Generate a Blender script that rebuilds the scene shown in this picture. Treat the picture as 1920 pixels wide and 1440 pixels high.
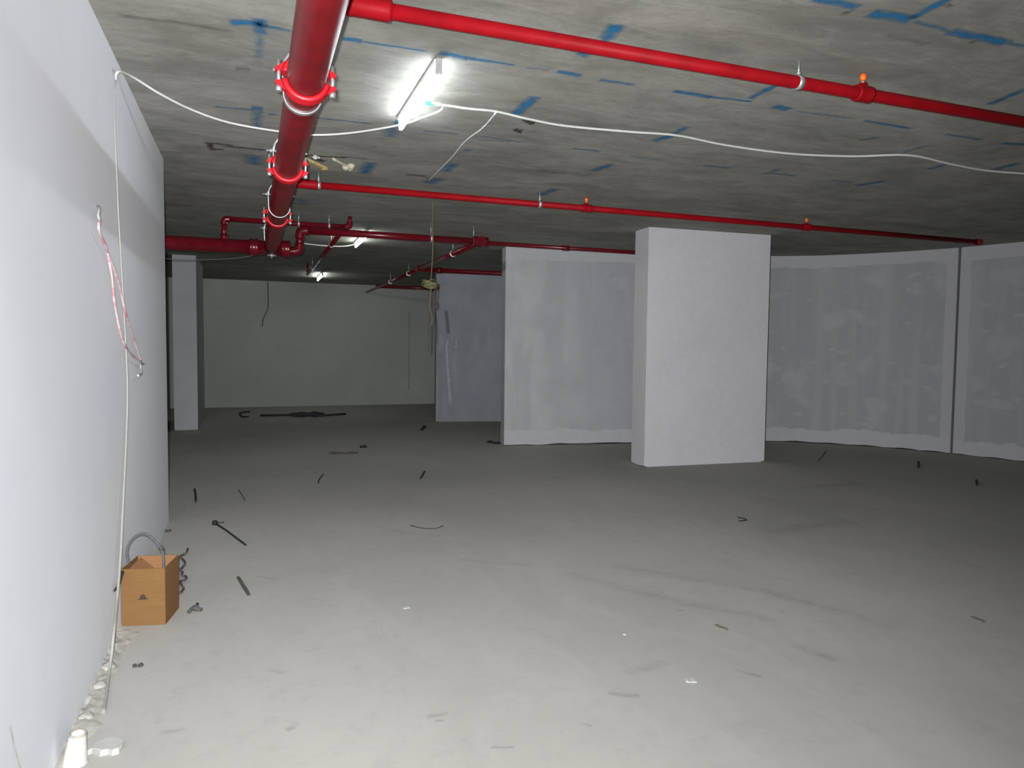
import bpy, bmesh, math, random
from mathutils import Vector, Matrix, noise
for o in list(bpy.data.objects): bpy.data.objects.remove(o, do_unlink=True)
S = bpy.context.scene
COL = S.collection
random.seed(7)

# ------------------------------------------------------------------ camera
FPX = 1325.0                                   # focal length in pixels of the 1920x1440 frame
CH = 1.6                                       # eye height
v1 = Vector((470-960, 720-645, -FPX)).normalized()      # direction of the long axis (left wall, main pipe)
v2 = Vector((4550-960, 720-688, -FPX)).normalized()     # direction of the cross axis (branch pipes)
v2 = (v2 - v1*v2.dot(v1)).normalized()
v3 = v2.cross(v1)
RM = Matrix((v2, v1, v3))                      # camera -> world
EYE = Vector((0, 0, CH))
cam = bpy.data.cameras.new('camera'); cam.sensor_fit = 'HORIZONTAL'; cam.sensor_width = 36
cam.lens = FPX/1920*36; cam.clip_start = .02; cam.clip_end = 200
camo = bpy.data.objects.new('camera', cam); COL.objects.link(camo)
camo.matrix_world = Matrix.Translation(EYE) @ RM.to_4x4()
S.camera = camo

# ------------------------------------------------------------------ world, view
w = bpy.data.worlds.new('world'); S.world = w; w.use_nodes = True
w.node_tree.nodes['Background'].inputs[0].default_value = (.75, .8, .85, 1)
w.node_tree.nodes['Background'].inputs[1].default_value = .012
vs = S.view_settings; vs.view_transform = 'Standard'; vs.look = 'None'; vs.exposure = 0.0; vs.gamma = 1
vs.use_curve_mapping = False

# the camera's own flash, just left of and above the lens
fl = bpy.data.lights.new('camera_flash', 'SPOT'); fl.energy = 1.0; fl.spot_size = math.radians(152); fl.spot_blend = 1.0
fl.shadow_soft_size = .018; fl.color = (.96, .98, 1.0)
fl.use_nodes = True; nt = fl.node_tree; em = nt.nodes['Emission']
lf = nt.nodes.new('ShaderNodeLightFalloff'); lf.inputs['Strength'].default_value = 3120; lf.inputs['Smooth'].default_value = 22
nt.links.new(lf.outputs['Quadratic'], em.inputs['Strength'])
flo = bpy.data.objects.new('camera_flash', fl); COL.objects.link(flo)
flo.matrix_world = Matrix.Translation(EYE + RM @ Vector((-.055, .055, -.02))) @ (RM @ Matrix.Rotation(math.radians(12), 3, 'Y')).to_4x4()
TUBE_STRENGTH = 64.0

# ------------------------------------------------------------------ helpers
def ray(px, py): return RM @ Vector((px-960, 720-py, -FPX))
def at(px, py, z): d = ray(px, py); return EYE + d*((z-CH)/d.z)
def aty(px, py, y): d = ray(px, py); return EYE + d*(y/d.y)
def atx(px, py, x): d = ray(px, py); return EYE + d*(x/d.x)
H = 3.2
WLOC = {}
def link(o, parent=None, base=Vector((0, 0, 0))):
    COL.objects.link(o); WLOC[o.name] = base.copy()
    if parent: o.parent = parent; o.location = base - WLOC[parent.name]
    else: o.location = base
    return o
def tag(o, label=None, cat=None, group=None, kind=None):
    if label: o['label'] = label
    if cat: o['category'] = cat
    if group: o['group'] = group
    if kind: o['kind'] = kind
    return o
def thing(name, base, label, cat, group=None):
    o = bpy.data.objects.new(name, None); o.empty_display_size = .1
    link(o, None, Vector(base)); return tag(o, label, cat, group)
class MB:
    def __init__(s): s.v = []; s.f = []; s.sm = []; s.uv = {}
    def add(s, vs, fs, smooth=False):
        n = len(s.v); s.v += [Vector(v) for v in vs]
        for f in fs: s.f.append([n+i for i in f]); s.sm.append(smooth)
        return s
    def box(s, c, size, rot=None):
        c = Vector(c); hx, hy, hz = size[0]/2, size[1]/2, size[2]/2
        vs = [Vector((x*hx, y*hy, z*hz)) for z in (-1, 1) for y in (-1, 1) for x in (-1, 1)]
        if rot: vs = [rot @ v for v in vs]
        return s.add([c+v for v in vs], [(0,2,3,1),(4,5,7,6),(0,1,5,4),(2,6,7,3),(0,4,6,2),(1,3,7,5)])
    def tube(s, pts, r, n=10, smooth=3, caps=True):
        P = [Vector(p) for p in pts]
        if smooth and len(P) > 2:
            Q = []
            for i in range(len(P)-1):
                a, b, c, d = P[max(i-1, 0)], P[i], P[i+1], P[min(i+2, len(P)-1)]
                for k in range(smooth):
                    t = k/smooth
                    Q.append(.5*((2*b)+(c-a)*t+(2*a-5*b+4*c-d)*t*t+(3*b-a-3*c+d)*t**3))
            Q.append(P[-1]); P = Q
        R = r if callable(r) else (lambda t: r)
        tan = [(P[min(i+1, len(P)-1)]-P[max(i-1, 0)]).normalized() for i in range(len(P))]
        u = tan[0].orthogonal().normalized(); vs = []; m = len(P)
        for i, p in enumerate(P):
            u = (u - tan[i]*u.dot(tan[i])).normalized(); w_ = tan[i].cross(u); rr = R(i/(m-1))
            vs += [p+(u*math.cos(2*math.pi*k/n)+w_*math.sin(2*math.pi*k/n))*rr for k in range(n)]
        fs = [(i*n+k, i*n+(k+1) % n, (i+1)*n+(k+1) % n, (i+1)*n+k) for i in range(m-1) for k in range(n)]
        s.add(vs, fs, True)
        if caps:
            b0 = len(s.v)-m*n
            s.f.append([b0+k for k in reversed(range(n))]); s.sm.append(False)
            s.f.append([b0+(m-1)*n+k for k in range(n)]); s.sm.append(False)
        return s
    def cyl(s, a, b, r, n=16): return s.tube([a, b], r, n, 0)
    def lathe(s, prof, base, axis, n=20, arc=(0, 2*math.pi), closed=True):
        """prof: list of (radius, along axis); revolved about axis through base"""
        base = Vector(base); axis = Vector(axis).normalized()
        u = Vector((0, 0, 1)) if abs(axis.z) < .9 else Vector((1, 0, 0))
        u = (u-axis*u.dot(axis)).normalized(); w_ = axis.cross(u)
        full = abs(arc[1]-arc[0]-2*math.pi) < 1e-6; m = n if full else n+1; k = len(prof); vs = []
        for i in range(m):
            a = arc[0]+(arc[1]-arc[0])*i/n
            for r, h in prof: vs.append(base+axis*h+(u*math.cos(a)+w_*math.sin(a))*r)
        fs = []
        for i in range(n):
            j = (i+1) % m
            for q in range(k if closed else k-1):
                t = (q+1) % k; fs.append((i*k+q, i*k+t, j*k+t, j*k+q))
        s.add(vs, fs, True)
        if not full and closed:
            b0 = len(s.v)-m*k
            s.f.append([b0+q for q in range(k)]); s.f.append([b0+(m-1)*k+q for q in reversed(range(k))]); s.sm += [False, False]
        return s
    def build(s, name, mat, parent=None, base=None, uvs=None, smooth=None):
        lo = Vector([min(v[i] for v in s.v) for i in range(3)]); hi = Vector([max(v[i] for v in s.v) for i in range(3)])
        if base is None: base = Vector(((lo.x+hi.x)/2, (lo.y+hi.y)/2, lo.z))
        base = Vector(base)
        me = bpy.data.meshes.new(name); me.from_pydata([v-base for v in s.v], [], s.f); me.update()
        bm = bmesh.new(); bm.from_mesh(me)
        if not uvs: bmesh.ops.recalc_face_normals(bm, faces=bm.faces)
        bm.to_mesh(me); bm.free()
        for p, q in zip(me.polygons, s.sm): p.use_smooth = q
        if uvs:
            l = me.uv_layers.new(name='UVMap')
            for lp in me.loops: l.data[lp.index].uv = uvs[lp.vertex_index]
        me.materials.append(M[mat])
        return link(bpy.data.objects.new(name, me), parent, base)

# ------------------------------------------------------------------ materials
M = {}
class G:
    def __init__(s, name, rough=.8, metal=0, spec=.3):
        m = bpy.data.materials.new(name); m.use_nodes = True; M[name] = m; s.m = m; s.t = m.node_tree; s.n = s.t.nodes
        s.b = s.n['Principled BSDF']; s.b.inputs['Roughness'].default_value = rough; s.b.inputs['Metallic'].default_value = metal
        s.b.inputs['Specular IOR Level'].default_value = spec
        s.tc = s.n.new('ShaderNodeTexCoord')
    def L(s, a, b): s.t.links.new(a, b)
    def pos(s, src='Object', scale=(1, 1, 1), loc=(0, 0, 0)):
        mp = s.n.new('ShaderNodeMapping'); mp.inputs['Scale'].default_value = scale; mp.inputs['Location'].default_value = loc
        s.L(s.tc.outputs[src], mp.inputs[0]); return mp.outputs[0]
    def noise(s, vec, scale, detail=6, rough=.6, dist=0):
        n = s.n.new('ShaderNodeTexNoise'); n.inputs['Scale'].default_value = scale; n.inputs['Detail'].default_value = detail
        n.inputs['Roughness'].default_value = rough; n.inputs['Distortion'].default_value = dist; s.L(vec, n.inputs['Vector']); return n.outputs['Fac']
    def voro(s, vec, scale, out='Color', feat='F1', metric='EUCLIDEAN'):
        n = s.n.new('ShaderNodeTexVoronoi'); n.feature = feat; n.distance = metric
        n.inputs['Scale'].default_value = scale; s.L(vec, n.inputs['Vector']); return n.outputs[out]
    def ramp(s, fac, lo, hi, c0=(0, 0, 0), c1=(1, 1, 1)):
        r = s.n.new('ShaderNodeValToRGB'); r.color_ramp.elements[0].position = lo; r.color_ramp.elements[1].position = hi
        r.color_ramp.elements[0].color = (*c0, 1); r.color_ramp.elements[1].color = (*c1, 1); s.L(fac, r.inputs[0]); return r.outputs[0]
    def mix(s, fac, a, b, mode='MIX'):
        n = s.n.new('ShaderNodeMix'); n.data_type = 'RGBA'; n.blend_type = mode
        for v, k in ((fac, 0), (a, 6), (b, 7)):
            if hasattr(v, 'links') or hasattr(v, 'is_output'): s.L(v, n.inputs[k])
            else: n.inputs[k].default_value = v if k == 0 else (*v, 1)
        return n.outputs[2]
    def math(s, op, a, b=0.0):
        n = s.n.new('ShaderNodeMath'); n.operation = op
        for v, k in ((a, 0), (b, 1)):
            if hasattr(v, 'is_output'): s.L(v, n.inputs[k])
            else: n.inputs[k].default_value = v
        return n.outputs[0]
    def xyz(s, src):
        n = s.n.new('ShaderNodeSeparateXYZ'); s.L(s.tc.outputs[src], n.inputs[0]); return n.outputs
    def color(s, c):
        if hasattr(c, 'is_output'): s.L(c, s.b.inputs['Base Color'])
        else: s.b.inputs['Base Color'].default_value = (*c, 1)
        return s
    def bump(s, h, strength=.2, dist=.01):
        b = s.n.new('ShaderNodeBump'); b.inputs['Strength'].default_value = strength; b.inputs['Distance'].default_value = dist
        s.L(h, b.inputs['Height']); s.L(b.outputs[0], s.b.inputs['Normal']); return s

def plain(name, col, rough=.6, metal=0, spec=.4, var=.12, scale=30):
    g = G(name, rough, metal, spec)
    n = g.noise(g.pos(), scale, 4)
    d = tuple(c*(1-var) for c in col); l = tuple(min(1, c*(1+var)) for c in col)
    g.color(g.mix(g.ramp(n, .35, .65), d, l)); return g

# left wall: smooth pale lilac-white plaster
g = G('plaster_white', .75, spec=.25)
a = g.ramp(g.noise(g.pos(), .9, 5, .55), .3, .7, (.77, .785, .835), (.84, .85, .885))
b = g.ramp(g.noise(g.pos(scale=(1, 1, .35)), 7, 6, .7), .55, .8)
g.color(g.mix(g.math('MULTIPLY', b, .25), a, (.70, .71, .73)))
g.bump(g.noise(g.pos(), 40, 6), .08, .004)
# pillars: smooth lilac-grey plaster
g = G('plaster_lilac', .8, spec=.2)
a = g.ramp(g.noise(g.pos(), .8, 5), .3, .7, (.50, .49, .515), (.56, .55, .575))
g.color(g.mix(.12, a, g.noise(g.pos(), 14, 6, .7)))
g.bump(g.noise(g.pos(), 60, 5), .06, .004)
g = G('plaster_grey', .85, spec=.15)
a = g.ramp(g.noise(g.pos(), .8, 5), .3, .7, (.33, .33, .345), (.39, .39, .405)); g.color(a); g.bump(g.noise(g.pos(), 50, 5), .06, .004)
# curved wall: grey skim coat with pale borders, patches and vertical streaks (UV: metres along, metres up)
g = G('plaster_skim', .85, spec=.15)
uv = g.xyz('UV'); u_, v_ = uv[0], uv[1]
wob = g.math('MULTIPLY', g.math('SUBTRACT', g.noise(g.pos('UV'), 2.2, 5), .5), .35)
vb = g.math('ADD', v_, wob)
bot = g.math('LESS_THAN', vb, .24); top = g.math('GREATER_THAN', g.math('ADD', v_, g.math('MULTIPLY', wob, .35)), 3.0)
jd = g.math('ABSOLUTE', g.math('SUBTRACT', g.math('ADD', u_, g.math('MULTIPLY', wob, .2)), 7.45))
jm = g.math('LESS_THAN', jd, .17)
st = g.ramp(g.noise(g.pos('UV', (3.2, .22, 1)), 1.3, 5, .6), .47, .62)
pa = g.ramp(g.noise(g.pos('UV', (1, 1.1, 1), (3, 1, 0)), 1.9, 5, .55, .3), .54, .66)
pb = g.ramp(g.noise(g.pos('UV', (1.2, 2.2, 1), (9, 4, 0)), 2.6, 2, .4), .64, .68)
patch = g.math('MAXIMUM', g.math('MULTIPLY', st, .3), g.math('MAXIMUM', g.math('MULTIPLY', pa, .5), g.math('MULTIPLY', pb, .4)))
light = g.math('MAXIMUM', g.math('MAXIMUM', bot, g.math('MULTIPLY', top, .85)), g.math('MAXIMUM', g.math('MULTIPLY', jm, .75), patch))
near = g.ramp(g.math('ADD', u_, g.math('MULTIPLY', wob, 3)), 0, 1)   # clamp 0..1 m
nr = g.n.new('ShaderNodeMapRange'); nr.inputs[1].default_value = .2; nr.inputs[2].default_value = 2.9; nr.inputs[3].default_value = 1.0; nr.inputs[4].default_value = 0
g.L(g.math('ADD', u_, g.math('MULTIPLY', wob, 3)), nr.inputs[0])
sk = g.ramp(g.noise(g.pos('UV', (2.6, .3, 1), (5, 2, 0)), 1.2, 5, .6), .42, .6)
dk = g.ramp(g.noise(g.pos('UV', (1, .8, 1), (1, 7, 0)), 1.3, 5, .55), .45, .62)
fac = g.math('MAXIMUM', light, g.math('MULTIPLY', nr.outputs[0], g.math('SUBTRACT', 1.0, g.math('MULTIPLY', g.math('MAXIMUM', sk, dk), .6))))
c = g.mix(fac, (.335, .335, .355), (.475, .47, .49))
c = g.mix(g.ramp(g.noise(g.pos('UV'), 9, 5, .7), .3, .8), c, g.mix(.5, c, (.36, .37, .37)))
g.color(c); g.bump(fac, .15, .004)
# far slab: bluish grey
g = G('plaster_blue', .85, spec=.15)
a = g.ramp(g.noise(g.pos(), 1.4, 5), .35, .65, (.25, .26, .295), (.30, .31, .34))
g.color(g.mix(g.ramp(g.noise(g.pos(scale=(1, 1, .3)), 5, 5), .55, .7), a, (.32, .32, .34)))
# back wall: unpainted greenish render
g = G('render_green', .9, spec=.1)
a = g.ramp(g.noise(g.pos(), .5, 6), .3, .7, (.29, .305, .28), (.36, .375, .345))
g.color(g.mix(g.ramp(g.noise(g.pos(), 4, 6, .7), .5, .8), a, (.29, .30, .28)))
# ceiling: raw shuttered concrete
g = G('concrete_ceiling', .95, spec=.1)
n1 = g.noise(g.pos(scale=(1, 1.6, 1)), .8, 9, .7, .5); n2 = g.noise(g.pos(scale=(.7, 1.9, 1)), 2.2, 9, .75, .8); n3 = g.noise(g.pos(scale=(.8, 1.4, 1)), 13, 9, .8)
a = g.ramp(n1, .34, .68, (.20, .195, .17), (.345, .335, .30))
a = g.mix(g.math('MULTIPLY', g.ramp(n2, .5, .7), .6), a, (.385, .37, .33)); a = g.mix(g.ramp(n2, .25, .5, (.75, .75, .75), (0, 0, 0)), a, (.165, .16, .138))
a = g.mix(g.math('MULTIPLY', g.ramp(n3, .5, .68), .55), a, (.185, .18, .155))
g.color(a); g.bump(g.mix(.5, n2, n3), .5, .012)
# floor: power-floated grey concrete, dusty; tone darkens gradually beyond x = 4.3
g = G('concrete_floor', .85, spec=.2)
n1 = g.noise(g.pos(), .45, 8, .6, .3); n2 = g.noise(g.pos(scale=(1.6, .5, 1)), 1.5, 8, .7, .5); n3 = g.noise(g.pos(), 7, 9, .75)
a = g.ramp(n1, .32, .7, (.345, .335, .305), (.42, .405, .372))
a = g.mix(g.math('MULTIPLY', g.ramp(n2, .5, .75), .5), a, (.455, .435, .405))
a = g.mix(g.math('MULTIPLY', g.ramp(n3, .52, .68), .3), a, (.29, .28, .262))
n4 = g.noise(g.pos(scale=(1, .55, 1)), 2.3, 9, .8, 1.2)
a = g.mix(g.math('MULTIPLY', g.ramp(n4, .56, .66), .22), a, (.27, .262, .25))
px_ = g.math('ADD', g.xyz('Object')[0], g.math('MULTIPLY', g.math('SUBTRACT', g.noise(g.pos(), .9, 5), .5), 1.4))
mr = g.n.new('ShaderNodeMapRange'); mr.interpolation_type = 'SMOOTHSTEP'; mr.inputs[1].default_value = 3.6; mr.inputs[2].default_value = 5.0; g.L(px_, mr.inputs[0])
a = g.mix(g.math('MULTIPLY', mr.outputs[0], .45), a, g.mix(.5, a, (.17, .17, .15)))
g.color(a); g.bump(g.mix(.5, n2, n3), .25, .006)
# paint strokes on concrete: soft sprayed edges, colour and strength from the object
def stroke_mat(name, edge, soft):
    g = G(name, .9, spec=.1)
    oi = g.n.new('ShaderNodeObjectInfo'); g.L(oi.outputs['Color'], g.b.inputs['Base Color'])
    uv = g.xyz('UV')
    fv = g.math('SUBTRACT', 1.0, g.math('MULTIPLY', g.math('ABSOLUTE', g.math('SUBTRACT', uv[1], .5)), 2.0))
    fu = g.math('SUBTRACT', 1.0, g.math('MULTIPLY', g.math('ABSOLUTE', g.math('SUBTRACT', uv[0], .5)), 2.0))
    f = g.math('MINIMUM', g.math('MULTIPLY', fv, edge), g.math('MULTIPLY', fu, 6.0))
    nz = g.noise(g.pos(), 11, 8, .75)
    f = g.math('MULTIPLY', f, g.ramp(nz, .5-soft, .5+soft))
    cl = g.n.new('ShaderNodeClamp'); g.L(f, cl.inputs[0])
    al = g.math('MULTIPLY', cl.outputs[0], oi.outputs['Alpha']); g.L(al, g.b.inputs['Alpha'])
stroke_mat('paint_spray', 1.7, .2)
stroke_mat('floor_scuff', .9, .12)
stroke_mat('plaster_peel', 2.6, .35)
g = plain('pipe_red', (.26, .004, .008), .5, spec=.1, var=.12, scale=8)
g = plain('pipe_dark', (.185, .006, .010), .36, spec=.3, var=.2, scale=6)
plain('pipe_deep', (.11, .004, .009), .26, spec=.35, var=.15, scale=8)
plain('coupling_red', (.50, .010, .018), .35, var=.05)
plain('galvanised', (.55, .56, .57), .38, .7, var=.1)
plain('zinc_dull', (.33, .33, .32), .5, .2)
plain('sprinkler_orange', (.9, .16, .02), .4, var=.05)
plain('brass', (.55, .42, .25), .35, .8)
plain('cable_white', (.50, .49, .465), .5, var=.05)
plain('cable_cream', (.31, .305, .28), .5, var=.06)
plain('cable_grey', (.105, .108, .118), .6, spec=.2)
plain('wire_yellow', (.17, .15, .07), .7)
plain('rope_dark', (.07, .06, .055), .9)
plain('steel_dark', (.028, .027, .026), .7, 0, .2)
plain('steel_grey', (.085, .085, .083), .7, 0, .2)
plain('rust', (.075, .06, .05), .9)
plain('leaf', (.17, .155, .135), .9)
plain('wood', (.44, .33, .13), .8, var=.2)
plain('foam', (.44, .39, .30), .9)
plain('cup_white', (.55, .54, .50), .4, var=.03)
plain('cup_rim', (.40, .36, .30), .6)
plain('mortar', (.36, .345, .31), .95, var=.14, scale=12)
plain('chip_white', (.44, .435, .415), .7, var=.05)
plain('plastic_green', (.05, .45, .25), .4)
plain('plastic_white', (.8, .8, .8), .4, var=.03)
plain('joint_dark', (.10, .10, .105), .9)
plain('render_line', (.235, .245, .225), .9)
plain('ink', (.05, .035, .025), .8)
g = G('cardboard', .85, spec=.15)
a = g.ramp(g.noise(g.pos(scale=(1, 1, 14)), 5, 5), .3, .7, (.185, .095, .036), (.215, .113, .044)); g.color(a)
g = G('cardboard_inside', .9, spec=.1)
a = g.ramp(g.noise(g.pos(scale=(1, 1, 14)), 5, 5), .3, .7, (.25, .125, .06), (.28, .145, .07)); g.color(a)
g = G('tape_barrier', .5, spec=.3)      # red and white barrier tape twisted into a string
f = g.ramp(g.noise(g.pos('UV', (2.2, 1, 1)), 1.5, 4, .7), .36, .52)
g.color(g.mix(f, (.45, .05, .09), (.62, .47, .49)))
g = G('tube_glow'); g.b.inputs['Base Color'].default_value = (1, 1, 1, 1)
g.b.inputs['Emission Color'].default_value = (.86, .94, 1.0, 1); g.b.inputs['Emission Strength'].default_value = TUBE_STRENGTH
g = G('tube_glow_old'); g.b.inputs['Base Color'].default_value = (1, 1, 1, 1)
g.b.inputs['Emission Color'].default_value = (.90, 1.0, .93, 1); g.b.inputs['Emission Strength'].default_value = TUBE_STRENGTH*.85

# ------------------------------------------------------------------ the shell
XL = -.70                                        # face of the left wall
def struct(o): return tag(o, kind='structure')
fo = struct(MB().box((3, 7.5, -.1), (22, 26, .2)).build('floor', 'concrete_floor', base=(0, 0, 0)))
ce = struct(MB().box((3, 7.5, H+.15), (22, 26, .3)).build('ceiling', 'concrete_ceiling', base=(0, 0, H)))
YC = 6.93                                        # where the left wall ends
struct(MB().box((XL-1.5, (YC-5)/2, H/2), (3.0, YC+5, H)).build('wall_left', 'plaster_white'))
struct(MB().box((1, 19.2, H/2), (18, .2, H)).build('wall_back', 'render_green'))
# darker strip where the back wall meets the floor and a render joint down it
bw = bpy.data.objects['wall_back']
p = aty(767, 590, 19.1)
MB().box((p.x, 19.097, 1.45), (.03, .008, 2.1)).build('render_joint', 'render_line', bw)

def wobble_bottom_box(name, mat, quad, lab, cat='pillar', chamfer=0):
    """a full-height pier from a floor quad; its plaster stops raggedly just above the slab"""
    mb = MB(); q = [Vector((x, y, 0)) for x, y in quad]; cen = sum(q, Vector())/4
    ring = []
    for i in range(4):
        a, b = q[i], q[(i+1) % 4]; n = max(2, int((b-a).length/.05))
        for k in range(n): ring.append(a.lerp(b, k/n))
    n = len(ring)
    vs = [p + Vector((0, 0, .006+.022*max(0, noise.noise(p*4.0)+.15*noise.noise(p*21)+.25))) for p in ring] + [p+Vector((0, 0, H)) for p in ring]
    fs = [(i, (i+1) % n, n+(i+1) % n, n+i) for i in range(n)]
    mb.add(vs, fs)
    ins = [cen+(p-cen)*(1-.05/max(.05, (p-cen).length)) for p in q]
    mb.add(ins+[p+Vector((0, 0, .3)) for p in ins], [(0,1,5,4),(1,2,6,5),(2,3,7,6),(3,0,4,7)])
    return tag(mb.build(name, mat), lab, cat)
wobble_bottom_box('pillar', 'plaster_lilac', [(4.95, 8.23), (6.85, 8.13), (6.87, 8.5), (4.965, 8.60)],
                  'broad pale lilac plastered pillar standing nearest, right of the middle')
wobble_bottom_box('pillar', 'plaster_grey', [(-1.32, 14.2), (-.925, 14.2), (-.925, 16.1), (-1.32, 16.1)],
                  'narrow grey pillar far back beside the left wall corner')
ps = wobble_bottom_box('pillar', 'plaster_blue', [(3.66, 14.52), (6.6, 13.95), (6.67, 14.35), (3.73, 14.92)],
                  'bluish grey pier with a peeling edge behind the curved wall end')

# curved wall: starts free-standing, straight, then bends round towards the right
cl = [(3.83, 10.70), (4.9, 10.53), (5.98, 10.37), (7.2, 10.2), (7.85, 10.09), (8.42, 9.92), (8.95, 9.62), (9.45, 9.18), (9.87, 8.65), (10.18, 8.12), (10.27, 7.92)]
cl2 = [(10.27, 7.92), (10.42, 7.5), (10.58, 6.95), (10.72, 6.2), (10.8, 5.0), (10.82, 3.0), (10.82, -5.0)]
wr = bpy.data.objects.new('wall_right', None); link(wr, None, Vector((7, 10, 0))); struct(wr)
def wall_panel(name, pts, s0, trim0=0, trim1=0, thick=.32):
    P = []
    n = len(pts)
    for i in range(n-1):
        a, b, c, d = [Vector((*pts[j], 0)) for j in (max(i-1, 0), i, i+1, min(i+2, n-1))]
        m = max(2, int((c-b).length/.12)) if (c-b).length < 3 else 10
        for k in range(m):
            t = k/m; P.append(.5*((2*b)+(c-a)*t+(2*a-5*b+4*c-d)*t*t+(3*b-a-3*c+d)*t**3))
    P.append(Vector((*pts[-1], 0)))
    d = [0]
    for i in range(1, len(P)): d.append(d[-1]+(P[i]-P[i-1]).length)
    if trim0: P[0] = P[0].lerp(P[1], trim0/(d[1]-d[0]))
    if trim1: P[-1] = P[-1].lerp(P[-2], trim1/(d[-1]-d[-2]))
    vs = []; uv = []
    for i, p in enumerate(P):
        t = (P[min(i+1, len(P)-1)]-P[max(i-1, 0)]).normalized(); nn = Vector((-t.y, t.x, 0))
        zb = .006+.03*max(0, noise.noise(p*3.1)+.3)
        for q, z in ((p, zb), (p, 1.6), (p, H), (p+nn*thick, H), (p+nn*thick, 0)):
            vs.append(q+Vector((0, 0, z))); uv.append((s0+d[i], z))
    m = len(P); fs = []
    for i in range(m-1):
        for k in range(4): fs.append((i*5+k, (i+1)*5+k, (i+1)*5+k+1, i*5+k+1))
    fs += [(0, 1, 2, 3, 4), tuple((m-1)*5+k for k in reversed(range(5)))]
    o = MB().add(vs, fs).build(name, 'plaster_skim', wr, uvs=uv); return d[-1], o
L1, pan = wall_panel('wall_panel', cl, 0, 0, .018)
pan['label'] = 'long skim-coated stretch of the curved wall, left of the dark joint'
L2, pan2 = wall_panel('wall_panel', cl2, L1, .018, 0)
pan2['label'] = 'stretch of the curved wall right of the dark joint'

jr = Matrix.Rotation(math.atan2(-.42, .15), 3, 'Z')
MB().box((10.27+.16, 7.92+.06, H/2), (.1, .22, H), jr).build('movement_joint', 'joint_dark', wr)

# ------------------------------------------------------------------ blue setting-out paint and stains on the ceiling
def stroke(pts, wid, col, alpha, parent=ce, plane=lambda x, y: at(x, y, H-.0012), nrm=Vector((0, 0, 1)), name='paint_stroke', mat='paint_spray'):
    P = [plane(*q) for q in pts]; vs = []; uv = []
    Q = []
    for i in range(len(P)-1):
        for k in range(6): Q.append(P[i].lerp(P[i+1], k/6))
    Q.append(P[-1]); m = len(Q)
    for i, q in enumerate(Q):
        t = (Q[min(i+1, m-1)]-Q[max(i-1, 0)]).normalized(); s_ = t.cross(nrm).normalized()
        ww = wid if not isinstance(wid, tuple) else wid[0]+(wid[1]-wid[0])*i/(m-1)
        vs += [q+s_*ww/2, q-s_*ww/2]; uv += [(i/(m-1), 0), (i/(m-1), 1)]
    fs = [(2*i, 2*i+1, 2*i+3, 2*i+2) for i in range(m-1)]
    o = MB().add(vs, fs).build(name, mat, parent, uvs=uv); o.color = (*col, alpha); return o
BL = (.02, .17, .36)
for pts, wd, al in [
    ([(428, 41), (470, 44), (495, 47)], .07, .9), ([(490, 47), (548, 59)], (.045, .02), .8), ([(487, 34), (488, 64)], .07, .8), ([(488, 60), (484, 110)], .05, .3),
    ([(640, 72), (680, 78)], .055, .95), ([(672, 77), (805, 97)], (.03, .02), .8), ([(822, 98), (880, 111)], .055, .95), ([(872, 108), (968, 123)], (.05, .02), .8),
    ([(985, 126), (1030, 133)], .03, .3), ([(1043, 133), (1090, 143)], .05, .95), ([(1122, 149), (1192, 160)], .04, .6), ([(1260, 170), (1335, 183)], .05, .9),
    ([(1325, 181), (1412, 191)], .03, .8), ([(1403, 186), (1462, 156)], .055, .75), ([(1450, 199), (1480, 206)], .07, .9), ([(1490, 208), (1610, 224)], .03, .3),
    ([(1618, 226), (1712, 242)], .04, .75), ([(1770, 251), (1842, 263)], .04, .55), ([(1878, 268), (1935, 273)], .06, .7),
    ([(1524, -4), (1610, 15)], .06, .75), ([(1630, 24), (1712, 38)], .085, 1.0), ([(1706, 36), (1785, -6)], .055, .85), ([(1712, 39), (1785, 60)], .035, .5),
    ([(1778, 58), (1892, 82)], .075, .9), ([(1885, 80), (1960, 94)], .04, .55),
    ([(1158, 45), (1136, 74)], .085, .95), ([(1138, 72), (1124, 84)], .05, .55), ([(1118, 92), (1086, 105)], .075, .85), ([(1850, 198), (1935, 162)], .06, .7),
    ([(1005, 180), (964, 216)], .085, .9), ([(1224, 265), (1262, 254)], .08, .75), ([(1256, 256), (1290, 236)], .06, .6), ([(1608, 264), (1650, 257)], .05, .4),
    ([(880, 252), (985, 268)], .035, .35), ([(1072, 278), (1126, 284)], .04, .6), ([(1180, 293), (1240, 300)], .04, .3), ([(1318, 310), (1370, 316)], .05, .45),
    ([(1440, 324), (1492, 330)], .05, .5), ([(1430, 327), (1465, 316)], .06, .4), ([(1555, 337), (1600, 343)], .04, .35), ([(1110, 321), (1148, 308)], .09, .7),
    ([(1603, 349), (1660, 339)], .1, .65), ([(1738, 318), (1775, 308)], .08, .55), ([(1860, 319), (1915, 305)], .1, .65), ([(1012, 366), (1045, 353)], .12, .6),
    ([(400, 200), (474, 206)], .03, .6), ([(470, 203), (494, 206)], .13, .6), ([(482, 208), (481, 242)], .08, .4), ([(503, 214), (519, 216)], .035, .75),
    ([(584, 220), (705, 233)], .03, .6), ([(738, 230), (758, 232)], .09, .9), ([(734, 238), (731, 258)], .12, .4), ([(790, 245), (860, 251)], .03, .45),
    ([(475, 290), (476, 310)], .16, .5), ([(696, 303), (682, 327)], .12, .7), ([(852, 305), (835, 322)], .11, .6), ([(868, 281), (884, 283)], .1, .4),
    ([(800, 344), (825, 334)], .16, .5), ([(890, 262), (960, 266)], .03, .3), ([(1690, 287), (1740, 272)], .06, .3), ([(560, 370), (566, 385)], .2, .3)]:
    stroke(pts, tuple(q*1.3 for q in wd) if isinstance(wd, tuple) else wd*1.3, BL, min(1, al*1.15))
RU = (.055, .028, .02)
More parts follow.
